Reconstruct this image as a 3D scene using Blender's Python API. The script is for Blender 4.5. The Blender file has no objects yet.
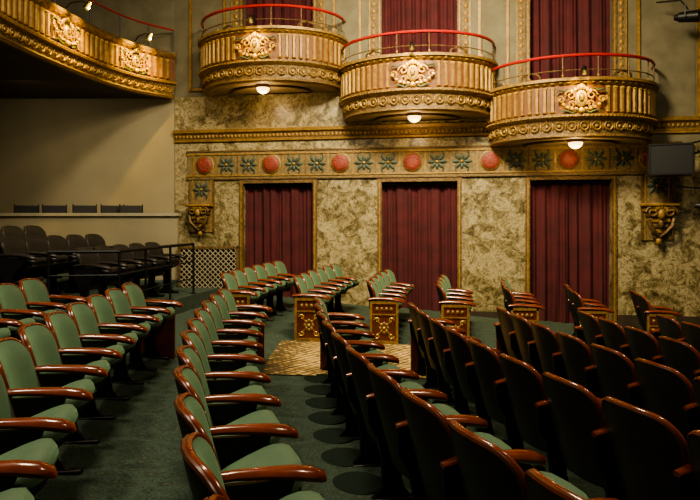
import bpy, bmesh, math, random
from mathutils import Vector, Matrix
random.seed(4)
R=math.radians
# ---------------------------------------------------------------- materials
def mat(name, col, rough=.6, metal=0, noise=None, col2=None, bump=0, bscale=40, coat=0, sheen=0, emis=None, est=0, spec=.5):
    m=bpy.data.materials.new(name); m.use_nodes=True
    nt=m.node_tree; b=nt.nodes['Principled BSDF']
    b.inputs['Base Color'].default_value=(*col,1); b.inputs['Roughness'].default_value=rough
    b.inputs['Metallic'].default_value=metal; b.inputs['Coat Weight'].default_value=coat
    b.inputs['Sheen Weight'].default_value=sheen; b.inputs['Specular IOR Level'].default_value=spec
    if sheen: b.inputs['Sheen Tint'].default_value=(min(1,col[0]*6),min(1,col[1]*6),min(1,col[2]*6),1)
    if emis: b.inputs['Emission Color'].default_value=(*emis,1); b.inputs['Emission Strength'].default_value=est
    tc=nt.nodes.new('ShaderNodeTexCoord')
    if noise:
        n=nt.nodes.new('ShaderNodeTexNoise'); n.inputs['Scale'].default_value=noise; n.inputs['Detail'].default_value=6
        nt.links.new(tc.outputs['Object'],n.inputs['Vector'])
        r=nt.nodes.new('ShaderNodeValToRGB'); r.color_ramp.elements[0].position=.35; r.color_ramp.elements[1].position=.65
        r.color_ramp.elements[0].color=(*col,1); r.color_ramp.elements[1].color=(*(col2 or col),1)
        nt.links.new(n.outputs['Fac'],r.inputs['Fac']); nt.links.new(r.outputs['Color'],b.inputs['Base Color'])
    if bump:
        n2=nt.nodes.new('ShaderNodeTexNoise'); n2.inputs['Scale'].default_value=bscale; n2.inputs['Detail'].default_value=4
        nt.links.new(tc.outputs['Object'],n2.inputs['Vector'])
        bp=nt.nodes.new('ShaderNodeBump'); bp.inputs['Strength'].default_value=bump; bp.inputs['Distance'].default_value=.02
        nt.links.new(n2.outputs['Fac'],bp.inputs['Height']); nt.links.new(bp.outputs['Normal'],b.inputs['Normal'])
    return m

def ramp(nt, stops):
    r=nt.nodes.new('ShaderNodeValToRGB'); e=r.color_ramp.elements
    while len(e)<len(stops): e.new(.5)
    for i,(p,c) in enumerate(stops): e[i].position=p; e[i].color=(*c,1)
    return r

def marble_mat():
    m=bpy.data.materials.new('scagliola_marble'); m.use_nodes=True; nt=m.node_tree; b=nt.nodes['Principled BSDF']
    tc=nt.nodes.new('ShaderNodeTexCoord')
    n0=nt.nodes.new('ShaderNodeTexNoise'); n0.inputs['Scale'].default_value=2.2; n0.inputs['Detail'].default_value=4
    nt.links.new(tc.outputs['Object'],n0.inputs['Vector'])
    mx=nt.nodes.new('ShaderNodeMix'); mx.data_type='VECTOR'; mx.inputs[0].default_value=.18
    nt.links.new(tc.outputs['Object'],mx.inputs[4]); nt.links.new(n0.outputs['Color'],mx.inputs[5])
    n=nt.nodes.new('ShaderNodeTexNoise'); n.inputs['Scale'].default_value=4.2; n.inputs['Detail'].default_value=12; n.inputs['Roughness'].default_value=.78; n.inputs['Distortion'].default_value=.7
    nt.links.new(mx.outputs[1],n.inputs['Vector'])
    r=ramp(nt,[(.34,(.045,.036,.018)),(.42,(.13,.105,.05)),(.49,(.27,.225,.115)),(.55,(.43,.375,.23)),(.61,(.30,.25,.13)),(.70,(.15,.12,.055))])
    nt.links.new(n.outputs['Fac'],r.inputs['Fac'])
    v=nt.nodes.new('ShaderNodeTexNoise'); v.inputs['Scale'].default_value=11; v.inputs['Detail'].default_value=10; v.inputs['Roughness'].default_value=.8; v.inputs['Distortion'].default_value=1.6
    nt.links.new(mx.outputs[1],v.inputs['Vector'])
    r2=ramp(nt,[(.39,(.18,.155,.10)),(.48,(.75,.73,.67)),(.56,(1.0,.98,.92))])
    nt.links.new(v.outputs['Fac'],r2.inputs['Fac'])
    mm=nt.nodes.new('ShaderNodeMix'); mm.data_type='RGBA'; mm.blend_type='MULTIPLY'; mm.inputs[0].default_value=.95
    nt.links.new(r.outputs['Color'],mm.inputs[6]); nt.links.new(r2.outputs['Color'],mm.inputs[7])
    nt.links.new(mm.outputs[2],b.inputs['Base Color']); b.inputs['Roughness'].default_value=.36
    return m

def carpet_mat():
    m=bpy.data.materials.new('green_patterned_carpet'); m.use_nodes=True; nt=m.node_tree; b=nt.nodes['Principled BSDF']
    tc=nt.nodes.new('ShaderNodeTexCoord')
    v=nt.nodes.new('ShaderNodeTexVoronoi'); v.inputs['Scale'].default_value=11; nt.links.new(tc.outputs['Object'],v.inputs['Vector'])
    r=ramp(nt,[(.0,(.085,.095,.052)),(.16,(.060,.078,.048)),(.3,(.032,.052,.035)),(.6,(.046,.075,.050))]); nt.links.new(v.outputs['Distance'],r.inputs['Fac'])
    n=nt.nodes.new('ShaderNodeTexNoise'); n.inputs['Scale'].default_value=60; nt.links.new(tc.outputs['Object'],n.inputs['Vector'])
    r2=ramp(nt,[(.3,(.45,.45,.45)),(.7,(1.35,1.35,1.35))]); nt.links.new(n.outputs['Fac'],r2.inputs['Fac'])
    mm=nt.nodes.new('ShaderNodeMix'); mm.data_type='RGBA'; mm.blend_type='MULTIPLY'; mm.inputs[0].default_value=1
    nt.links.new(r.outputs['Color'],mm.inputs[6]); nt.links.new(r2.outputs['Color'],mm.inputs[7])
    nt.links.new(mm.outputs[2],b.inputs['Base Color']); b.inputs['Roughness'].default_value=.95
    return m

def lit_carpet_mat():  # patterned carpet with the aisle lighting put into its gold tones
    m=bpy.data.materials.new('lit_carpet_gold'); m.use_nodes=True; nt=m.node_tree; b=nt.nodes['Principled BSDF']
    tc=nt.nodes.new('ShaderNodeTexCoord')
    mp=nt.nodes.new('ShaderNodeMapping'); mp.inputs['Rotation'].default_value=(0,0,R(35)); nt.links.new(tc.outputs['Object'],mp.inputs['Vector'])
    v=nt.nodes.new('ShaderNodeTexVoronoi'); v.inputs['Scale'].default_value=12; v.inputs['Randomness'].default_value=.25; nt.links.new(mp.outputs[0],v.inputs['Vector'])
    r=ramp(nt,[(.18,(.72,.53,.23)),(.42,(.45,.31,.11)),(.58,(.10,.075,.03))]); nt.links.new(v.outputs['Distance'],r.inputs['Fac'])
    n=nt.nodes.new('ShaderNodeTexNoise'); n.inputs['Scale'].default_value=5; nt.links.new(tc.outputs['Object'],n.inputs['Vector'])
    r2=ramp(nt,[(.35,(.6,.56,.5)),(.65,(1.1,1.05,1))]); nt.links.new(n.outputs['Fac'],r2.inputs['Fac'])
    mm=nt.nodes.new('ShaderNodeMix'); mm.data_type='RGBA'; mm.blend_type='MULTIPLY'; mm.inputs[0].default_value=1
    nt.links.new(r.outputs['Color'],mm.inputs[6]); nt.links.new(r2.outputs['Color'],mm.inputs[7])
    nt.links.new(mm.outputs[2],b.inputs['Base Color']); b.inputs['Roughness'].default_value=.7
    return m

def frieze_mat():
    m=bpy.data.materials.new('stencilled_frieze_plaster'); m.use_nodes=True; nt=m.node_tree; b=nt.nodes['Principled BSDF']
    tc=nt.nodes.new('ShaderNodeTexCoord')
    v=nt.nodes.new('ShaderNodeTexVoronoi'); v.inputs['Scale'].default_value=14; nt.links.new(tc.outputs['Object'],v.inputs['Vector'])
    r=ramp(nt,[(.1,(.09,.065,.025)),(.3,(.23,.165,.065)),(.6,(.14,.10,.04))]); nt.links.new(v.outputs['Distance'],r.inputs['Fac'])
    nt.links.new(r.outputs['Color'],b.inputs['Base Color']); b.inputs['Roughness'].default_value=.7
    return m

M_marble=marble_mat(); M_carpet=carpet_mat(); M_litcarpet=lit_carpet_mat(); M_frieze=frieze_mat()
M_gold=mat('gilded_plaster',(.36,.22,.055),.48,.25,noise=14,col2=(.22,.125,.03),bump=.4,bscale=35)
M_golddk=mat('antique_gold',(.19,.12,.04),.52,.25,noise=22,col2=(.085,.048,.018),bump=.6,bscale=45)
M_goldbr=mat('bright_gilding',(.62,.42,.09),.38,.35,noise=20,col2=(.40,.26,.05))
M_panel=mat('terracotta_gold_panel',(.125,.048,.018),.55,.1,noise=10,col2=(.18,.072,.024))
M_plaster=mat('olive_plaster',(.18,.16,.095),.8,noise=3,col2=(.135,.118,.066))
M_beige=mat('beige_plaster',(.29,.25,.155),.85,noise=1.5,col2=(.25,.215,.135))
M_under=mat('soffit_plaster',(.32,.24,.13),.8,noise=4,col2=(.25,.18,.10))
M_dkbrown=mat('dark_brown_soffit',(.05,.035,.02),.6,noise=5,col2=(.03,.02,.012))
M_curtain=mat('maroon_velvet_curtain',(.078,.009,.012),.85,noise=4,col2=(.050,.006,.008))
M_red=mat('red_painted_rail',(.36,.022,.018),.3,coat=.4)
M_redm=mat('brick_red_medallion',(.25,.040,.022),.6,noise=12,col2=(.16,.026,.015))
M_leaf=mat('green_foliage_plaster',(.060,.085,.050),.6,noise=15,col2=(.035,.045,.03))
M_green=mat('green_velvet',(.055,.100,.058),.7,noise=5,col2=(.080,.130,.076),sheen=.5,bump=.15,bscale=120)
M_wood=mat('varnished_mahogany',(.23,.048,.016),.22,noise=9,col2=(.13,.026,.010),coat=.5)
M_rimwood=mat('dark_mahogany_edge',(.12,.030,.012),.35,noise=9,col2=(.075,.019,.008),coat=.2)
M_black=mat('black_lacquered_plywood',(.018,.015,.012),.40,noise=6,col2=(.026,.020,.015))
M_iron=mat('black_cast_iron',(.012,.012,.012),.45,.3)
M_vinyl=mat('black_vinyl',(.014,.014,.014),.45)
M_endgold=mat('seat_end_gilding',(.34,.20,.065),.42,.25,noise=18,col2=(.19,.11,.035))
M_lamp=mat('glowing_glass',(1,.85,.55),.2,emis=(1,.66,.27),est=4.5)
M_bulb=mat('lamp_bulb',(1,.9,.6),.2,emis=(1,.70,.20),est=14)
M_ceil=mat('ceiling_plaster',(.3,.25,.16),.9,noise=2,col2=(.26,.21,.13))
M_lattice=mat('cream_painted_lattice',(.36,.32,.22),.6,noise=6,col2=(.31,.27,.18))
M_seatshade=mat('seat_shadow_dark',(.017,.026,.019),.95,spec=.1)  # dark green that stands for seat shadow on the carpet

# ---------------------------------------------------------------- mesh builder
class MB:
    def __init__(s): s.v=[]; s.f=[]; s.m=[]; s.mats=[]
    def mi(s,m):
        if m not in s.mats: s.mats.append(m)
        return s.mats.index(m)
    def add(s,vs,fs,m,M=None):
        o=len(s.v); k=s.mi(m)
        for p in vs:
            p=Vector(p); s.v.append(tuple(M@p if M else p))
        for f in fs: s.f.append(tuple(o+i for i in f)); s.m.append(k)
    def box(s,x0,x1,y0,y1,z0,z1,m,M=None):
        vs=[(x,y,z) for z in(z0,z1) for y in(y0,y1) for x in(x0,x1)]
        s.add(vs,[(0,2,3,1),(4,5,7,6),(0,1,5,4),(2,6,7,3),(0,4,6,2),(1,3,7,5)],m,M)
    def cbox(s,c,sz,b,m,M=None):
        hx,hy,hz=sz[0]/2,sz[1]/2,sz[2]/2
        bm=bmesh.new()
        for sx in(-1,1):
            for sy in(-1,1):
                for sz_ in(-1,1):
                    for d in((b,b,0),(b,0,b),(0,b,b)):
                        bm.verts.new((c[0]+sx*(hx-d[0]),c[1]+sy*(hy-d[1]),c[2]+sz_*(hz-d[2])))
        bmesh.ops.convex_hull(bm,input=bm.verts); bm.verts.index_update()
        s.add([v.co.copy() for v in bm.verts],[tuple(v.index for v in f.verts) for f in bm.faces],m,M); bm.free()
    def tube(s,pts,rad,m,n=8,M=None,flat=1.0,cap=True):
        pts=[Vector(p) for p in pts]; k=len(pts)
        if not isinstance(rad,(list,tuple)): rad=[rad]*k
        vs=[]; up0=None
        for i,p in enumerate(pts):
            t=(pts[min(i+1,k-1)]-pts[max(i-1,0)]).normalized()
            if up0 is None:
                a=Vector((0,0,1)) if abs(t.z)<.9 else Vector((1,0,0))
                up0=(a-t*a.dot(t)).normalized()
            else: up0=(up0-t*up0.dot(t)).normalized()
            sd=t.cross(up0)
            for j in range(n):
                a=2*math.pi*j/n
                vs.append(p+(sd*math.cos(a)+up0*math.sin(a)*flat)*rad[i])
        fs=[(i*n+j,i*n+(j+1)%n,(i+1)*n+(j+1)%n,(i+1)*n+j) for i in range(k-1) for j in range(n)]
        if cap: fs+=[tuple(range(n-1,-1,-1)),tuple((k-1)*n+j for j in range(n))]
        s.add(vs,fs,m,M)
    def blob(s,c,r,m,M=None,e=1.0,nu=12,nv=8):
        sp=lambda x:(abs(x)**e)*(1 if x>=0 else -1)
        vs=[];fs=[]
        for i in range(nv+1):
            th=-math.pi/2+math.pi*i/nv
            for j in range(nu):
                ph=2*math.pi*j/nu
                vs.append((c[0]+r[0]*sp(math.cos(th))*sp(math.cos(ph)),c[1]+r[1]*sp(math.cos(th))*sp(math.sin(ph)),c[2]+r[2]*sp(math.sin(th))))
        for i in range(nv):
            for j in range(nu): fs.append((i*nu+j,i*nu+(j+1)%nu,(i+1)*nu+(j+1)%nu,(i+1)*nu+j))
        s.add(vs,fs,m,M)
    def prism(s,poly,y0,y1,m,M=None):   # poly in xz, extrude in y
        n=len(poly); vs=[(p[0],y0,p[1]) for p in poly]+[(p[0],y1,p[1]) for p in poly]
        s.add(vs,[tuple(range(n)),tuple(range(2*n-1,n-1,-1))]+[(i,i+n,(i+1)%n+n,(i+1)%n) for i in range(n)],m,M)
    def sweep(s,path,prof,M=None):      # path 2D pts, prof [(off,z,mat)] mat applies to next segment
        k=len(path); nn=[]
        for i in range(k):
            a=path[max(i-1,0)]; b=path[min(i+1,k-1)]
            t=Vector((b[0]-a[0],b[1]-a[1])).normalized(); nn.append((t.y,-t.x))
        for q in range(len(prof)-1):
            (o0,z0,m0),(o1,z1,_)=prof[q],prof[q+1]
            vs=[]
            for i,p in enumerate(path):
                vs.append((p[0]+nn[i][0]*o0,p[1]+nn[i][1]*o0,z0)); vs.append((p[0]+nn[i][0]*o1,p[1]+nn[i][1]*o1,z1))
            s.add(vs,[(2*i,2*i+2,2*i+3,2*i+1) for i in range(k-1)],m0,M)
        return nn
    def disc(s,c,r,y0,y1,m,n=24,M=None): # disc facing -y
        vs=[(c[0]+r*math.cos(2*math.pi*j/n),y0,c[1]+r*math.sin(2*math.pi*j/n)) for j in range(n)]
        vs+=[(c[0]+r*.8*math.cos(2*math.pi*j/n),y1,c[1]+r*.8*math.sin(2*math.pi*j/n)) for j in range(n)]
        s.add(vs,[(j,(j+1)%n,n+(j+1)%n,n+j) for j in range(n)]+[tuple(n+j for j in range(n))],m,M)
    def mesh(s,name,angle=38,weld=True):
        me=bpy.data.meshes.new(name); me.from_pydata(s.v,[],s.f)
        for m in s.mats: me.materials.append(m)
        me.polygons.foreach_set('material_index',s.m)
        if weld:
            bm=bmesh.new(); bm.from_mesh(me); bmesh.ops.remove_doubles(bm,verts=bm.verts,dist=.0004)
            bmesh.ops.recalc_face_normals(bm,faces=bm.faces); bm.to_mesh(me); bm.free()
        me.polygons.foreach_set('use_smooth',[True]*len(me.polygons)); me.set_sharp_from_angle(angle=R(angle)); me.update()
        return me
    def obj(s,name,mw=None,parent=None,**k):
        return link(name,s.mesh(name,**k),mw,parent)
def link(name,me,mw=None,parent=None):
    o=bpy.data.objects.new(name,me); bpy.context.collection.objects.link(o)
    if parent: o.parent=parent
    if mw is not None: o.matrix_local=mw
    return o
def T(x,y,z=0): return Matrix.Translation((x,y,z))
def RZ(a): return Matrix.Rotation(R(a),4,'Z')

# ---------------------------------------------------------------- frames
TH=9.6; AL=9.65
ROW=RZ(TH)                      # seating frame
WM=T(0,12.54)@RZ(-AL)           # box wall frame: x along wall, -y toward the room
CX,CY=16.0,5.0
def arc(X0,Y):
    r=CX-X0; s=(Y-CY)/r; ph=math.asin(s); return CX-r*math.cos(ph),Y,ph
def fz(X): return -1.70-.07*X
def fz_xy(x,y):                 # row frame point
    r=math.hypot(CX-x,y-CY); return fz(CX-r)

# ---------------------------------------------------------------- floor
mb=MB(); nx,ny=60,60; vs=[];fs=[]
inv=RZ(-TH)
for j in range(ny+1):
    for i in range(nx+1):
        u=-10+20*i/nx; w=-2+17.5*j/ny; p=inv@Vector((u,w,0)); vs.append((u,w,fz_xy(p.x,p.y)))
for j in range(ny):
    for i in range(nx): a=j*(nx+1)+i; fs.append((a,a+1,a+nx+2,a+nx+1))
mb.add(vs,fs,M_carpet); mb.obj('floor')
# patch of warm light on the cross-aisle carpet, painted in as gold
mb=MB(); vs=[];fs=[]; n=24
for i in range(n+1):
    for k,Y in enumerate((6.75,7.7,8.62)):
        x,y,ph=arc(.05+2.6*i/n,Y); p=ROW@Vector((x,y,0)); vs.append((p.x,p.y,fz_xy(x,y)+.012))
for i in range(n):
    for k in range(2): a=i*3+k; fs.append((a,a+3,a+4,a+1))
mb.add(vs,fs,M_litcarpet); mb.obj('aisle_lit_carpet')

# ---------------------------------------------------------------- box wall
DC=[-1.56,1.436,4.40]; DH=.77; BZ=[2.73,2.07,1.50]; SL,SR=-3.9,8.2; TOP=7.2
mb=MB()
edges=[SL]+[e for c in DC for e in (c-DH,c+DH)]+[SR]
bays=[(SL,-.06,BZ[0]),(-.06,2.92,BZ[1]),(2.92,SR,BZ[2])]
for i in range(0,8,2): # piers
    a,b=edges[i],edges[i+1]
    for (p,q,z) in bays:
        l,r=max(a,p),min(b,q)
        if r>l:
            mb.box(l,r,0,.35,-2.6,z,M_marble); mb.box(l,r,0,.35,z,TOP,M_plaster)
for c,(p,q,z) in zip(DC,bays):
    mb.box(c-DH,c+DH,0,.35,.83,z,M_marble)
    mb.box(c-DH,c+DH,0,.35,6.2,TOP,M_plaster)
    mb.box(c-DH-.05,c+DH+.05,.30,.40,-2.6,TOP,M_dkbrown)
mb.box(SL-.02,SL,0,1.5,-2.6,TOP,M_plaster)
mb.obj('wall_right_boxes',WM,angle=20)

# trims
mb=MB()
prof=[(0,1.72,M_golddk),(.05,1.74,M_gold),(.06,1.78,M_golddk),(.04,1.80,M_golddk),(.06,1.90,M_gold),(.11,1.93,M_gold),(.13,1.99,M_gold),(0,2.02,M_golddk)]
mb.sweep([(SL,0),(6.9,0)],prof)
x=SL+.05
while x<6.9: mb.blob((x,-.055,1.85),(.028,.015,.035),M_gold,nu=6,nv=4); x+=.085
mb.obj('trim_1',WM)
mb=MB()
for c,z in zip(DC,BZ):
    for (z0,z1) in ((-2.5,.83),(z+.1,6.2)):
        for sx in(-1,1):
            a=c+sx*DH; mb.box(min(a,a+sx*.09),max(a,a+sx*.09),-.03,.02,z0,z1+.07,M_golddk)
            a2=c+sx*(DH+.03); mb.box(min(a2,a2+sx*.025),max(a2,a2+sx*.025),-.045,-.02,z0,z1+.04,M_gold)
            if z0>0:
                a3=c+sx*(DH+.10); mb.box(min(a3,a3+sx*.14),max(a3,a3+sx*.14),-.02,.01,z0,z1,M_frieze)
                a3=c+sx*(DH+.24); mb.box(min(a3,a3+sx*.025),max(a3,a3+sx*.025),-.04,.01,z0,z1,M_gold)
                zz=z0+.1
                while zz<z1: mb.blob((c+sx*(DH+.17),-.02,zz),(.045,.02,.06),M_gold,nu=8,nv=4); zz+=.15
        mb.box(c-DH,c+DH,-.03,.02,z1,z1+.07,M_golddk)
# raised panels on plaster between the openings
for (a,b,z) in ((-3.55,-2.72,2.85),(-.36,.24,2.85),(2.62,3.22,2.2),(5.62,6.75,1.7)):
    for (l,r,z0,z1) in ((a,b,z,z+.05),(a,b,6.2,6.25),(a,a+.05,z,6.2),(b-.05,b,z,6.2)):
        mb.box(l,r,-.045,.01,z0,z1,M_gold)
    mb.box(a+.09,b-.09,-.012,.01,z+.09,6.1,M_plaster)
mb.obj('trim_2',WM)
mb=MB(); mb.box(SL,DC[0]-DH-.1,-.03,0,-2.6,-1.55,M_dkbrown)
for a,b in ((DC[0]+DH+.1,DC[1]-DH-.1),(DC[1]+DH+.1,DC[2]-DH-.1),(DC[2]+DH+.1,6.9)): mb.box(a,b,-.03,0,-2.6,-1.80,M_dkbrown)
mb.obj('baseboard_right_boxes',WM)
# frieze
mb=MB()
mb.box(-3.6,6.4,-.03,-.001,.93,1.53,M_frieze)
for z in(.93,1.0,1.46,1.53): mb.box(-3.62,6.42,-.05,-.001,z-.014,z+.014,M_golddk if z in(.93,1.53) else M_gold)
def leafspray(mb,c,z,s=1.0,m=None):
    m=m or M_leaf
    for k in range(8):
        a=k*math.pi/4
        L=(.13 if k%4==0 else .10)*s
        if k%2: L=.13*s
        Mx=T(c,-.04,z)@Matrix.Rotation(-a,4,'Y')
        mb.blob((L*.75,0,0),(L*.55,.02,.030*s),m,Mx,nu=8,nv=6)
    mb.blob((c,-.05,z),(.03*s,.03,.03*s),M_gold,nu=8,nv=6)
    for sx in(-1,1):
        for sz in(-1,1):
            pts=[(c+sx*(.06+.05*math.sin(t*.9))*s,-.035,z+sz*(.05+.13*t/3)*s) for t in range(4)]
            mb.tube(pts,[.012*s,.016*s,.014*s,.008*s],m,n=5)
for k in range(7):
    c=-3.2+1.5*k+(.06 if k>3 else 0)
    if c<6.3:
        mb.disc((c,1.23),.215,-.03,-.05,M_gold,n=28); mb.disc((c,1.23),.20,-.048,-.065,M_golddk,n=28); mb.blob((c,-.05,1.23),(.175,.045,.175),M_redm,nu=20,nv=10)
        for q in range(10):
            a=q*math.pi/5; mb.blob((c+.105*math.cos(a),-.085,1.23+.105*math.sin(a)),(.02,.012,.02),M_redm,nu=6,nv=4)
        for sx in(-1,1): mb.box(c+sx*.26-.012,c+sx*.26+.012,-.045,-.001,1.0,1.46,M_gold)
        for d in(.5,1.0):
            if c+d<6.3: leafspray(mb,c+d,1.23,1.2)
        mb.box(c+.75-.012,c+.75+.012,-.045,-.001,1.0,1.46,M_golddk)
for c,zb in((-3.27,-.22),(5.98,-.35)):   # drops at either end
    mb.box(c-.27,c+.27,-.03,-.001,zb,.93,M_frieze)
    for sx in(-1,1):
        mb.box(c+sx*.27-.014,c+sx*.27+.014,-.05,-.001,zb,.93,M_golddk); mb.box(c+sx*.21-.01,c+sx*.21+.01,-.045,-.001,zb,.93,M_gold)
    leafspray(mb,c,.70,1.2)
mb.obj('wall_frieze',WM)
# corbels
def corbel():
    mb=MB()
    for i in range(6):
        mb.cbox((0,-.11+.012*i,-.09*i),(.46-.06*i,.22-.024*i,.085),.02,M_golddk if i%2 else M_gold)
    mb.cbox((0,-.13,.075),(.56,.26,.05),.012,M_gold)
    for sx in(-1,1):
        pts=[];rr=[]
        for t in range(22):
            a=t*.42; r=.10*(1-t/26); pts.append((sx*(.14+r*math.cos(a)),-.22,-.05+r*math.sin(a))); rr.append(.022*(1-t/40))
        mb.tube(pts,rr,M_golddk,n=6)
        mb.tube([(sx*.2,-.19,-.15),(sx*.17,-.21,-.27),(sx*.08,-.18,-.38),(0,-.12,-.46)],[.03,.035,.03,.02],M_golddk,n=6)
    mb.blob((0,-.22,-.08),(.06,.05,.09),M_gold); mb.blob((0,-.19,-.24),(.045,.045,.08),M_golddk); mb.blob((0,-.08,-.52),(.05,.05,.07),M_gold)
    for k in range(7): a=math.pi*(k/6); mb.blob((.09*math.cos(a),-.23,-.02+.09*math.sin(a)*.6),(.022,.02,.035),M_gold,nu=6,nv=4)
    return mb.mesh('plaster_corbel')
cm=corbel()
link('plaster_corbel',cm,WM@T(-3.27,-.03,.28)); link('plaster_corbel.001',cm,WM@T(5.98,-.03,.24)@Matrix.Scale(1.15,4))

# curtains
def curtain(name,c,z0,z1):
    mb=MB(); n=160; vs=[];fs=[]; rows=16
    ph=random.random()*6
    for j in range(rows+1):
        z=z0+(z1-z0)*j/rows
        for i in range(n+1):
            x=-DH+2*DH*i/n
            f=.5+.5*(1-(z-z0)/(z1-z0))
            y=.17+.045*f*math.sin(x*27+ph+1.3*math.sin(x*4+ph)+.25*math.sin(z*1.7))+.022*math.sin(x*11+z*.4+ph)+.012*math.sin(x*61+2*math.sin(x*9)+z*.3)
            vs.append((c+x,y,z))
    for j in range(rows):
        for i in range(n): a=j*(n+1)+i; fs.append((a,a+1,a+n+2,a+n+1))
    mb.add(vs,fs,M_curtain)
    mb.tube([(c-DH,.17,z1-.04),(c+DH,.17,z1-.04)],.02,M_golddk)
    mb.obj(name,WM,angle=80)
for i,c in enumerate(DC):
    curtain('door_curtain'+('.%03d'%i if i else ''),c,-2.3,.83)
    curtain('opera_box_curtain'+('.%03d'%i if i else ''),c,BZ[i]+.27,6.2)

# ---------------------------------------------------------------- ornament
def cartouche(mb,M,s=1.0):
    S=M@Matrix.Scale(s,4)
    mb.blob((0,-.03,0),(.10,.05,.15),M_goldbr,S); mb.blob((0,-.06,.02),(.055,.04,.09),M_gold,S)
    for k in range(6): mb.blob((.03*math.cos(k),-.095,.02+.06*math.sin(k*1.05)),(.014,.01,.014),M_leaf,S,nu=6,nv=4)
    for sx in(-1,1):
        for (cx,cz,r0,ph,dr) in((.17,.06,.09,0,1),(.15,-.10,.07,math.pi,-1),(.33,-.02,.06,.5,1)):
            pts=[];rr=[]
            for t in range(16):
                a=ph+dr*t*.5; r=r0*(1-t/20); pts.append((sx*(cx+r*math.cos(a)),-.035,cz+r*math.sin(a))); rr.append(.017)
            mb.tube(pts,rr,M_gold,n=5,M=S)
        for k in range(5): mb.blob((sx*(.08+.07*k),-.04,-.17-.012*k+.012*k*k),(.035,.025,.028),M_goldbr,S,nu=6,nv=4)
        for k in range(3):
            mb.blob((sx*(.05+.05*k),-.035,.19-.035*k),(.028,.022,.045),M_goldbr,S,nu=6,nv=4)
        mb.tube([(sx*.2,-.03,.18),(sx*.28,-.035,.13),(sx*.36,-.03,.15),(sx*.42,-.025,.08)],[.012,.02,.018,.008],M_leaf,n=5,M=S)
        mb.tube([(sx*.06,-.03,-.2),(sx*.14,-.035,-.24),(sx*.26,-.03,-.19),(sx*.34,-.025,-.22)],[.012,.02,.018,.008],M_leaf,n=5,M=S)
    mb.blob((0,-.05,.20),(.045,.035,.055),M_goldbr,S); mb.blob((0,-.05,-.2),(.05,.035,.05),M_goldbr,S)

def front_details(mb,path,nn,zb,h_band,zp0,zp1,off,pitch,skip=()):
    L=[0]
    for i in range(1,len(path)): L.append(L[-1]+math.dist(path[i],path[i-1]))
    def at(s):
        for i in range(1,len(path)):
            if L[i]>=s:
                t=(s-L[i-1])/(L[i]-L[i-1]+1e-9)
                p=[path[i-1][k]*(1-t)+path[i][k]*t for k in(0,1)]; n=[nn[i-1][k]*(1-t)+nn[i][k]*t for k in(0,1)]
                return p,n
        return path[-1],nn[-1]
    def MM(s,o,z):
        p,n=at(s); ang=math.atan2(n[1],n[0])+math.pi/2
        return T(p[0]+n[0]*o,p[1]+n[1]*o,z)@Matrix.Rotation(ang,4,'Z')
    s=pitch/2
    while s<L[-1]-.05:
        if not any(abs(s-c)<w for c,w in skip):
            M=MM(s,off,0); w=pitch*.27
            pts=[(-w,0),(-w*.6,-.034),(w*.6,-.034),(w,0)]
            k=len(pts); vs=[(p[0],p[1],zp0+.03) for p in pts]+[(p[0],p[1],zp1-.05) for p in pts]
            mb.add(vs,[(i,i+1,i+k+1,i+k) for i in range(k-1)]+[(0,1,2,3),(4,5,6,7)],M_gold,M)
            mb.blob((0,-.012,zp1-.045),(w*1.3,.036,.03),M_goldbr,M,nu=8,nv=4)
            mb.blob((0,-.012,zp0+.03),(w*1.3,.036,.022),M_gold,M,nu=8,nv=4)
        M=MM(s,.045,zp1+.035); mb.blob((0,-.004,0),(pitch*.3,.018,.016),M_gold,M,nu=8,nv=4)
        M=MM(s,.06,h_band[1]+.055); mb.blob((-pitch*.25,0,0),(pitch*.17,.018,.018),M_gold,M,nu=8,nv=4); mb.blob((pitch*.25,0,0),(pitch*.17,.018,.018),M_gold,M,nu=8,nv=4)
        s+=pitch
    s=.06
    while s<L[-1]-.05:
        M=MM(s,h_band[2],(h_band[0]+h_band[1])/2); hh=(h_band[1]-h_band[0])*.34
        pts=[(hh*math.cos(a*.7),-.012,hh*math.sin(a*.7)) for a in range(10)]
        mb.tube(pts,.012,M_gold,n=4,M=M,cap=False); mb.blob((0,-.01,0),(hh*.4,.018,hh*.4),M_gold,M,nu=6,nv=4)
        mb.blob((hh*1.45,-.008,0),(hh*.22,.014,hh*.85),M_gold,M,nu=6,nv=4)
        s+=hh*2.9
    return MM,L[-1]

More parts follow.
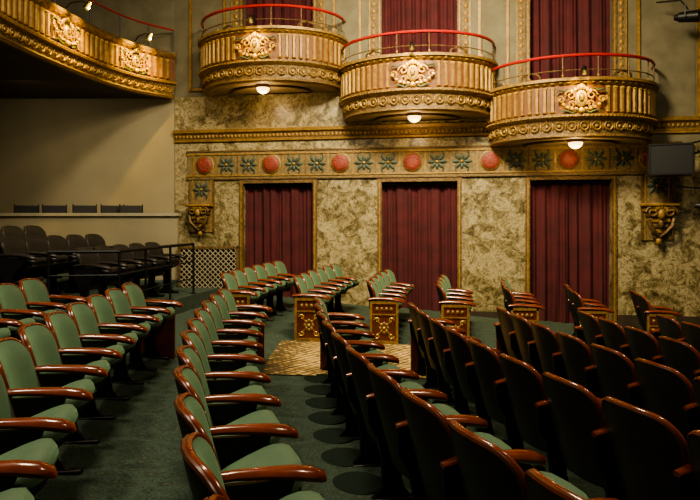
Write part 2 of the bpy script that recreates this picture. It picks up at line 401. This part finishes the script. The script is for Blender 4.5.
# ---------------------------------------------------------------- opera boxes
HR=1.46
def opera_box(a,b):
    mb=MB(); n=64
    path=[(a*math.sin(-math.pi/2+math.pi*i/n),-b*math.cos(-math.pi/2+math.pi*i/n)) for i in range(n+1)]
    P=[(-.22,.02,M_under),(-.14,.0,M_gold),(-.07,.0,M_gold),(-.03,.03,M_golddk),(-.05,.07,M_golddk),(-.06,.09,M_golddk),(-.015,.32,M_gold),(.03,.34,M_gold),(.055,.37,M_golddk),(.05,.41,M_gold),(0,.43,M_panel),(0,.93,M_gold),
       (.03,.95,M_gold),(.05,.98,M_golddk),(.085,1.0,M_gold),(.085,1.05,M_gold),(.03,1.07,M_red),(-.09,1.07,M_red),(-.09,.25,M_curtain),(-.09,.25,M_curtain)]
    nn=mb.sweep(path,P)
    for z,o,m in((.02,-.20,M_under),(.25,-.02,M_dkbrown)):
        pts=[(p[0]+q[0]*o,min(-.001,p[1]+q[1]*o),z) for p,q in zip(path,nn)]
        mb.add(pts,[tuple(range(len(pts)))],m)
    ring=[(p[0]*.55,p[1]*.55-.12,.0) for p in path]; mb.tube(ring,.025,M_golddk,n=6)
    half=sum(math.dist(path[i],path[i-1]) for i in range(1,len(path)))/2
    MMf,L=front_details(mb,path,nn,0,(.10,.32,-.035),.43,.93,0,.135,skip=((half,.36),))
    cartouche(mb,MMf(half,.005,.68),1.05)
    rail=[(p[0],min(-.04,p[1]),HR) for p in path]
    mb.tube(rail,.030,M_red,n=8); mb.tube([(x,y,1.2) for x,y,z in rail],.010,M_golddk,n=6)
    for i in range(4,n,8):
        p=path[i]; mb.tube([(p[0],p[1],1.05),(p[0],p[1],HR)],.012,M_golddk,n=6); mb.blob((p[0],p[1],1.10),(.025,.025,.03),M_gold,nu=6,nv=4)
    ly=-b*.62
    mb.tube([(0,ly,.03),(0,ly,-.035)],[.15,.14],M_gold,n=16)
    vs=[];fs=[];N=18
    for j in range(6):
        t=j/5*math.pi/2
        for i in range(N): vs.append((.13*math.cos(t)*math.cos(2*math.pi*i/N),ly+.13*math.cos(t)*math.sin(2*math.pi*i/N),-.035-.11*math.sin(t)))
    for j in range(5):
        for i in range(N): fs.append((j*N+i,j*N+(i+1)%N,(j+1)*N+(i+1)%N,(j+1)*N+i))
    mb.add(vs,fs,M_lamp); mb.blob((0,ly,-.155),(.012,.012,.02),M_gold,nu=6,nv=4)
    mb.tube([(0,-b,1.1),(0,-b-.08,1.18),(0,-b-.24,1.21),(0,-b-.30,1.16)],.010,M_iron,n=6)
    mb.tube([(0,-b-.34,1.18),(0,-b-.26,1.06)],[.025,.05],M_iron,n=10,cap=False)
    mb.blob((0,-b-.285,1.09),(.03,.03,.03),M_bulb,nu=8,nv=6)
    return mb.mesh('opera_box')
BA,BB=1.54,1.2
bm_=opera_box(BA,BB)
def light(name,typ,e,col,mw,parent=None,**k):
    l=bpy.data.lights.new(name,typ); l.energy=e; l.color=col
    for q,v in k.items(): setattr(l,q,v)
    o=bpy.data.objects.new(name,l); bpy.context.collection.objects.link(o)
    if parent: o.parent=parent
    o.matrix_local=mw; return o
def aim(p,q):
    d=Vector(q)-Vector(p); return T(*p)@d.to_track_quat('-Z','Y').to_matrix().to_4x4()
def box_chair():
    mb=MB()
    for x in(-.2,.2):
        for y in(-.2,.2): mb.tube([(x*1.05,y*1.05,0),(x,y,.44)],[.016,.022],M_golddk,n=6)
    mb.cbox((0,0,.46),(.46,.46,.08),.03,M_red)
    mb.tube([(-.2,.2,.44),(-.22,.25,.75),(-.15,.28,.98),(0,.29,1.03),(.15,.28,.98),(.22,.25,.75),(.2,.2,.44)],.022,M_golddk,n=6)
    mb.blob((0,.25,.74),(.15,.03,.19),M_curtain,nu=12,nv=8)
    for sx in(-1,1): mb.tube([(sx*.22,.24,.72),(sx*.25,.05,.70),(sx*.24,-.15,.68),(sx*.22,-.18,.46)],.016,M_golddk,n=6)
    return mb.mesh('gilt_armchair')
gc=box_chair()
for i,c in enumerate(DC):
    sfx='.%03d'%i if i else ''
    o=link('opera_box'+sfx,bm_,WM@T(c-(.09,.05,.05)[i],0,BZ[i]))
    light('soffit_lamp_glow_%d'%(i+1),'POINT',18,(1,.68,.32),T(0,-BB*.62,-.28),o,shadow_soft_size=.08)
    light('clip_lamp_beam_%d'%(i+1),'SPOT',130,(1,.62,.07),aim((0,-BB-.42,1.10),(0,-BB,.64)),o,spot_size=R(88),spot_blend=1.0,shadow_soft_size=.05)
    for k,sx in enumerate((-.75,.7)):
        link('gilt_armchair'+('.%03d'%(i*2+k) if i*2+k else ''),gc,WM@T(c+sx,-.42,BZ[i]+.25)@RZ(200 if k else 160))

# ---------------------------------------------------------------- balcony (upper left)
bp=[(-4.6,2.5),(-4.95,5),(-5.1,7),(-5.12,8.76),(-5.02,10),(-4.78,11.4),(-4.38,12.4),(-3.80,13.03)]
def cr(P,n=10):
    out=[]
    for i in range(len(P)-1):
        p0=Vector(P[max(i-1,0)]);p1=Vector(P[i]);p2=Vector(P[i+1]);p3=Vector(P[min(i+2,len(P)-1)])
        for k in range(n):
            t=k/n; out.append(tuple(.5*((2*p1)+(p2-p0)*t+(2*p0-5*p1+4*p2-p3)*t*t+(3*p1-p0-3*p2+p3)*t**3)))
    out.append(tuple(P[-1])); return out
path=cr(bp); BZ0=2.68
mb=MB(); z=BZ0
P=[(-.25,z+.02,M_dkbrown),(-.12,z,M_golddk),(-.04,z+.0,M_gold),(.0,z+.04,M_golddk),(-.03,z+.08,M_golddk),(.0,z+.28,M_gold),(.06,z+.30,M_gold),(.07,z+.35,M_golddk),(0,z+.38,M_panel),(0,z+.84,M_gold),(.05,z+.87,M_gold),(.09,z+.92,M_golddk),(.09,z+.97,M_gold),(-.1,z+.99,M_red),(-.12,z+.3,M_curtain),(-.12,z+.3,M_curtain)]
nn=mb.sweep(path,P)
MMf,L=front_details(mb,path,nn,0,(z+.09,z+.28,-.015),z+.38,z+.84,0,.14)
def s_of(pt):
    s=0;best=(9,0)
    for i in range(1,len(path)):
        s+=math.dist(path[i],path[i-1]); d=math.dist(path[i],pt)
        if d<best[0]: best=(d,s)
    return best[1]
lamps=[]
for pt in((-5.05,7.5),(-4.97,10.35),(-4.42,12.35)):
    s=s_of(pt); M=MMf(s,.02,z+.62); cartouche(mb,M,1.0); lamps.append(M)
    mb.tube([M@Vector(p) for p in((0,0,.40),(0,-.10,.50),(0,-.32,.52),(0,-.42,.46))],.012,M_iron,n=6)
    mb.tube([M@Vector((0,-.47,.50)),M@Vector((0,-.38,.38))],[.03,.055],M_iron,n=10,cap=False)
    mb.blob((0,-.42,.40),(.035,.035,.035),M_bulb,M,nu=8,nv=6)
rl=[(p[0]-q[0]*.08,p[1]-q[1]*.08,z+1.5) for p,q in zip(path,nn)]
mb.tube(rl,.018,M_red,n=6); 
for i in range(0,len(rl),7): mb.tube([(rl[i][0],rl[i][1],z+.97),rl[i]],.012,M_iron,n=6)
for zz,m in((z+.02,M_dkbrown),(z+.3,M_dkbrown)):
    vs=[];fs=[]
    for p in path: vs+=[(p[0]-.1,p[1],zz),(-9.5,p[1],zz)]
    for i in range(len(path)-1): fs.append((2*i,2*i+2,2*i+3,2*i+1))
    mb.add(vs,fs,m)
bal=mb.obj('balcony_front')
for i,M in enumerate(lamps):
    light('balcony_lamp_beam_%d'%(i+1),'SPOT',420,(1,.62,.07),M@aim((0,-.54,.48),(0,0,-.02)),bal,spot_size=R(100),spot_blend=1.0,shadow_soft_size=.05)

# ---------------------------------------------------------------- left rear area
mb=MB(); mb.box(-9.6,-3.78,13.2,13.4,-2.6,BZ0+.1,M_beige); mb.box(-9.6,-3.78,13.2,13.4,BZ0+.1,TOP,M_plaster); mb.obj('wall_back')  # olive upper part: shade above the balcony put into the wall colour
mb=MB(); mb.box(-9.8,-9.6,-2,13.4,-2.6,TOP,M_beige); mb.obj('wall_left')
mb=MB(); mb.box(-9.8,9.8,-2,14,TOP,TOP+.2,M_ceil); mb.obj('ceiling')
mb=MB(); mb.box(-9.6,-3.45,12.0,12.12,-1.6,.12,M_beige); mb.box(-9.6,-3.42,11.95,12.17,.12,.18,M_lattice)
mb.obj('partition_wall')
STEP=[(-2.75,-1.30),(-3.7,-1.15),(-4.65,-1.0),(-5.6,-.85)]
mb=MB()
for k,(X0,zt) in enumerate(STEP):
    xa,xb=X0-.35,X0+.72
    if k==3: xa=-8.5
    vs=[];n=14
    for i in range(n+1):
        Y=8.5+(13.2-8.5)*i/n
        for xx in(xa,xb):
            x,y,ph=arc(xx,Y); p=ROW@Vector((x,y,0)); vs+=[(p.x,min(p.y,11.94),zt),(p.x,min(p.y,11.94),-2.2)]
    fs=[]
    for i in range(n):
        a=i*4; fs+=[(a,a+2,a+6,a+4),(a,a+4,a+5,a+1),(a+2,a+3,a+7,a+6)]
    fs.append((0,1,3,2)); mb.add(vs,fs,M_carpet)
mb.box(-9.59,-3.95,12.18,13.19,-2.2,-.62,M_carpet)
mb.obj('seating_platform')
# railing
mb=MB(); top=[]
for i in range(13):
    Y=8.55+(11.2-8.55)*i/12; x,y,ph=arc(-2.08,Y); p=ROW@Vector((x,y,0)); top.append((p.x,p.y,-.40)); 
p0=Vector(top[0]); left=p0+(ROW.to_3x3()@Vector((-.9,0,0))); 
top=[tuple(left)]+top
mb.tube(top,.024,M_iron,n=8)
for dz in(.32,.62): mb.tube([(a,b,c-dz) for a,b,c in top],.012,M_iron,n=6)
for i in(0,1,5,9,13): a,b,c=top[i]; mb.tube([(a,b,-1.298),(a,b,c)],.02,M_iron,n=8); mb.cbox((a,b,-1.288),(.09,.09,.02),.004,M_iron)
mb.obj('metal_railing')
# lattice screen
mb=MB(); x0,x1,z0,z1=-3.42,-2.2,-1.5,-.48
for(l,r,a,b) in((x0,x1,z0,z0+.05),(x0,x1,z1-.05,z1),(x0,x0+.05,z0,z1),(x1-.05,x1,z0,z1)): mb.box(l,r,-.025,.025,a,b,M_golddk)
stp=.105; W_,H_=x1-x0,z1-z0
for sgn in(1,-1):
    t=-H_
    while t<W_:
        xa=max(x0,x0+t); xb=min(x1,x0+t+H_)
        if xb-xa>.04:
            za=z0+(xa-x0-t); zb=z0+(xb-x0-t)
            if sgn<0: za,zb=z1-(za-z0),z1-(zb-z0)
            y=.006*sgn; d=.012
            mb.prism([(xa,za-d),(xb,zb-d),(xb,zb+d),(xa,za+d)],y-.005,y+.005,M_lattice)
        t+=stp
mb.box(x0,x1,.03,.04,z0,z1,M_iron)
mb.obj('lattice_screen',T(0,11.75)@RZ(-3))
# ---------------------------------------------------------------- theatre seats
def seat_mesh(name,end=None,dark=False,tilt=22):
    G=M_vinyl if dark else M_green; W=M_black if dark else M_wood
    mb=MB(); hw=.255; cr_=.11
    def zt(y):
        a=abs(y); z=.868+.03*(1-(y/hw)**2)
        if a>hw-cr_: z-=cr_-math.sqrt(max(0,cr_**2-(a-hw+cr_)**2))
        return z
    def xb(y,z): return .07-(z-.40)*.27+.075*(y/hw)**2
    us=[-1,-.985,-.94,-.86,-.74,-.55,-.3,0,.3,.55,.74,.86,.94,.985,1]; nv=9
    for side,(zb,off) in enumerate(((.40,.022),(.30,-.016))):
        vs=[];fs=[]
        for u in us:
            y=u*hw
            for j in range(nv+1):
                v=j/nv; z=zb+(zt(y)-zb)*v
                bul=(1-abs(u)**5)*(1-(abs(2*v-1))**5)
                vs.append((xb(y,z)+off+(.034*bul if side==0 else -.006*bul),y,z))
        k=nv+1
        for i in range(len(us)-1):
            for j in range(nv): fs.append((i*k+j,(i+1)*k+j,(i+1)*k+j+1,i*k+j+1))
        mb.add(vs,fs,G if side==0 else M_black)
    rim=[(xb(-hw,z)+.005,-hw,z) for z in(.34,.46,.58,.68,.75)]
    for k in range(1,8): 
        y=-hw+cr_-cr_*math.cos(k/7*math.pi/2); rim.append((xb(y,zt(y))+.005,y,zt(y)))
    mid=[(xb(y,zt(y))+.005,y,zt(y)) for y in(-.08,0,.08)]
    full=rim+mid+[(x,-y,z) for x,y,z in reversed(rim)]
    mb.tube([(x+.004,y,z) for x,y,z in full],.015,W,n=8)
    mb.tube([(x-.012,y,z) for x,y,z in full],.012,M_black if dark else M_rimwood,n=6)
    S=T(.09,0,.42)@Matrix.Rotation(R(-tilt),4,'Y')
    mb.blob((.205,0,.02),(.215,.225,.066),G,S,e=.6,nu=20,nv=10)
    mb.blob((.195,0,-.025),(.19,.215,.045),M_black,S,e=.5,nu=16,nv=8)
    def arm(y):
        pts=[(-.02,y,.655),(.05,y,.668),(.15,y,.670),(.27,y,.664),(.38,y,.652),(.455,y,.638),(.505,y,.620),(.52,y,.602)]
        mb.tube(pts,[.022,.028,.032,.036,.044,.046,.036,.014],W,n=10,flat=.68)
        poly=[(.02,-.03),(.36,-.05),(.36,0),(.27,.02),(.22,.08),(.19,.22),(.20,.38),(.26,.48),(.36,.56),(.39,.63),(-.02,.64),(-.01,.50),(.05,.40),(.08,.25),(.08,.08),(.02,.02)]
        mb.prism(poly,y-.016,y+.016,M_iron)
        mb.cbox((.19,y,.0),(.36,.07,.03),.008,M_iron)
    def panel(y,sg):
        a=y; b=y+sg*.035; mb.box(.0,.42,min(a,b),max(a,b),-.03,.63,M_rimwood if not dark else M_black)
        y2=b+sg*.012
        for(l,r,z0,z1) in((.0,.42,.59,.63),(.0,.42,.0,.05),(.0,.035,0,.63),(.385,.42,0,.63),(.035,.385,.425,.445)): mb.box(l,r,min(b,y2),max(b,y2),z0,z1,M_endgold)
        Mx=T(.21,b,.235)
        for sx in(-1,1):
            mb.tube([(-.16*sx,0,-.17),(.16*sx,0,.17)],.010,M_endgold,n=5,M=Mx)
            for q in(-1,1):
                pts=[(sx*(.105+.045*math.cos(t*.6)*(1-t/14)),0,q*(.115+.045*math.sin(t*.6)*(1-t/14))) for t in range(10)]
                mb.tube(pts,.009,M_goldbr,n=4,M=Mx)
        for k in range(8): mb.blob((.055*math.cos(k*math.pi/4),0,.065*math.sin(k*math.pi/4)),(.026,.018,.030),M_endgold,Mx,nu=8,nv=6)
        mb.blob((0,0,0),(.026,.025,.026),M_goldbr,Mx,nu=8,nv=6)
        for k in range(4): mb.blob((.105+.07*k,b,.515),(.026,.016,.03),M_endgold,nu=8,nv=6)
        mb.tube([(-.03,y+sg*.015,.655),(.1,y+sg*.015,.670),(.3,y+sg*.015,.662),(.43,y+sg*.015,.645),(.49,y+sg*.015,.61)],[.03,.038,.040,.044,.02],W,n=10,flat=.65)
    arm(-.275)
    if end=='near': panel(-.29,-1)
    if end=='far': arm(.275); panel(.29,1)
    if end=='both': arm(.275)
    return mb.mesh(name,angle=50)
SM={k:seat_mesh('theater_seat_'+(k or 'std'),k) for k in(None,'near','far')}
SD={k:seat_mesh('black_seat_'+(k or 'std'),k,True) for k in(None,'both')}
cnt=[0,0]
def row(X0,Y0,Y1,dark=False,zf=None,endn=True,endf=True):
    r=CX-X0; p0=math.asin((Y0-CY)/r); p1=math.asin((Y1-CY)/r); d=.55/r
    n=int((p1-p0)/d)
    for i in range(n):
        ph=(p0+d*(i+.5)) if zf is not None or Y0>8 else (p1-d*(n-i-.5))
        x=CX-r*math.cos(ph); y=CY+r*math.sin(ph)
        z=fz(X0+.15) if zf is None else zf+.031
        if dark: me=SD['both' if i==n-1 else None]; nm='black_theater_seat'; k=1
        else: me=SM['near' if(i==0 and endn) else('far' if i==n-1 and endf else None)]; nm='green_theater_seat'; k=0
        sfx='.%03d'%cnt[k] if cnt[k] else ''; cnt[k]+=1
        p=ROW@Vector((x,y,z)); link(nm+sfx,me,T(*p)@RZ(TH-math.degrees(ph)))
for X0,Y0,Y1 in((-3.6,1.0,7.4),(-2.5,.6,7.4),(-1.45,.4,7.4),(-.4,1.15,7.35),(.7,1.0,7.0),(1.78,.2,6.9),(2.85,.2,6.9),(3.9,.6,6.9),(4.95,1.2,6.9),(6.0,2,6.9)):
    row(X0,Y0,Y1,endn=False)
for X0 in(-.8,.22,1.3,2.36,3.43,4.53,5.63,6.73):
    Y=8.75
    while True:
        x,y,ph=arc(X0,Y); p=ROW@Vector((x+.4,y,0)); q=WM.inverted()@Vector((p.x,p.y,0))
        if q.y>-.45 or Y>12.6: break
        Y+=.05
    row(X0,8.75,Y,endf=False)
for X0,zt in STEP: row(X0,8.8,11.5,dark=True,zf=zt)
mb=MB()  # seat shadows on the carpet, drawn as flat dark discs
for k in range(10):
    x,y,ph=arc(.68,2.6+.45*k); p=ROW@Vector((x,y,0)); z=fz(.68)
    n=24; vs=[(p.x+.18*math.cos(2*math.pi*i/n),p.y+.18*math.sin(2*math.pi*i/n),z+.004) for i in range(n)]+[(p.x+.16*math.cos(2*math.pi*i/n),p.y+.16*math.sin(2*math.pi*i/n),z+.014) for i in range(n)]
    mb.add(vs,[(i,(i+1)%n,n+(i+1)%n,n+i) for i in range(n)]+[tuple(n+i for i in range(n))],M_seatshade)
mb.obj('seat_shadow_discs')
def fold():
    mb=MB()
    for sx in(-1,1):
        mb.tube([(sx*.22,-.22,0),(sx*.22,.2,.5)],.014,M_iron,n=6); mb.tube([(sx*.24,.22,0),(sx*.24,-.2,.5),],.014,M_iron,n=6); mb.tube([(sx*.23,.18,.4),(sx*.23,.26,.98)],.014,M_iron,n=6)
        mb.cbox((sx*.24,0,.68),(.05,.42,.03),.008,M_black)
    mb.cbox((0,0,.46),(.44,.42,.03),.01,M_vinyl); mb.cbox((0,.25,.87),(.46,.03,.17),.01,M_vinyl); return mb.mesh('folding_chair')
fm=fold()
for i,x in enumerate((-6.85,-6.25,-5.6,-5.0,-4.6)): link('folding_chair'+('.%03d'%i if i else ''),fm,T(x,12.68,-.60)@RZ(25))

# ---------------------------------------------------------------- speakers / stage lamps on the right
def speaker():
    mb=MB(); mb.prism([(-.36,-.28),(.36,-.28),(.36,.28),(-.36,.28)],-.25,.2,M_black)
    mb.box(-.33,.33,-.265,-.25,-.25,.25,M_vinyl)
    for(l,r,a,b) in((-.36,.36,-.28,-.25),(-.36,.36,.25,.28),(-.36,-.33,-.28,.28),(.33,.36,-.28,.28)): mb.box(l,r,-.28,-.25,a,b,M_iron)
    mb.tube([(-.1,.2,.0),(-.1,.4,.05),(0,.5,.3)],.02,M_iron,n=6); mb.tube([(.36,0,.1),(.5,.1,.15),(.5,.3,.2)],.02,M_iron,n=6)
    mb.tube([(.3,-.1,.28),(.55,0,.34),(.7,.2,.32)],.018,M_iron,n=6)
    return mb.mesh('loudspeaker')
sp=speaker(); link('loudspeaker',sp,WM@T(6.0,-.62,1.12)@RZ(-12)); link('loudspeaker.001',sp,WM@T(6.75,-1.1,.78)@RZ(-30)@Matrix.Scale(.6,4))
mb=MB()
mb.tube([(0,-.2,0),(0,.12,.04)],[.11,.09],M_iron,n=14); mb.tube([(0,.12,.04),(0,.2,.05)],[.07,.05],M_iron,n=10)
mb.tube([(-.13,0,0),(-.13,0,.2),(.13,0,.2),(.13,0,0)],.012,M_iron,n=6); mb.tube([(0,0,.2),(0,.1,.35),(0,.5,.4)],.015,M_iron,n=6)
mb.disc((0,0),.10,-.2,-.205,M_vinyl)
st=mb.mesh('stage_spotlight')
link('stage_spotlight',st,WM@T(6.3,-.6,3.7)@RZ(60)); link('stage_spotlight.001',st,WM@T(6.6,-.75,.25)@RZ(70))
mb=MB(); mb.box(6.95,8.2,-.35,-.001,-2.6,TOP-.01,M_marble); mb.box(6.9,6.97,-.38,-.001,-2.6,TOP-.01,M_golddk)
mb.sweep([(6.9,-.36),(8.2,-.36)],prof); mb.obj('pilaster',WM)

# ---------------------------------------------------------------- lights
light('house_light_center','AREA',500,(1,.85,.60),aim((-1.5,5.5,6.8),(-.8,6.5,-2)),shape='DISK',size=1.6)
light('house_light_wall','AREA',470,(1,.83,.54),aim((0.8,6.8,5.4),(1.6,12.4,.9)),shape='DISK',size=1.4,spread=R(120))
light('house_light_left','AREA',230,(1,.88,.66),aim((-3.6,2.5,5.5),(-3.0,5.5,-1.5)),shape='DISK',size=.9)
light('house_light_right','AREA',200,(1,.82,.56),aim((3.5,2.5,5.5),(2.5,4.5,-1.8)),shape='DISK',size=.9)
light('aisle_light','SPOT',560,(1,.78,.42),aim((1.2,7.2,6.5),(.5,7.8,-1.75)),spot_size=R(22),spot_blend=.8,shadow_soft_size=.25)
light('under_balcony_light','AREA',16,(1,.84,.58),aim((-6.2,11.0,2.55),(-6.2,12.2,-.5)),shape='DISK',size=.8)
w=bpy.data.worlds.new('dim_house'); bpy.context.scene.world=w; w.use_nodes=True
bg=w.node_tree.nodes['Background']; bg.inputs[0].default_value=(1,.90,.70,1); bg.inputs[1].default_value=.09
try: bpy.context.scene.view_settings.look='AgX - Medium High Contrast'
except Exception: pass
# ---------------------------------------------------------------- camera
cd=bpy.data.cameras.new('camera'); cd.sensor_width=36; cd.lens=36*600/700; cd.shift_y=-.04; cd.clip_start=.05
co=bpy.data.objects.new('camera',cd); bpy.context.collection.objects.link(co); co.rotation_euler=(R(90),0,0); co.location=(0,0,0)
bpy.context.scene.camera=co
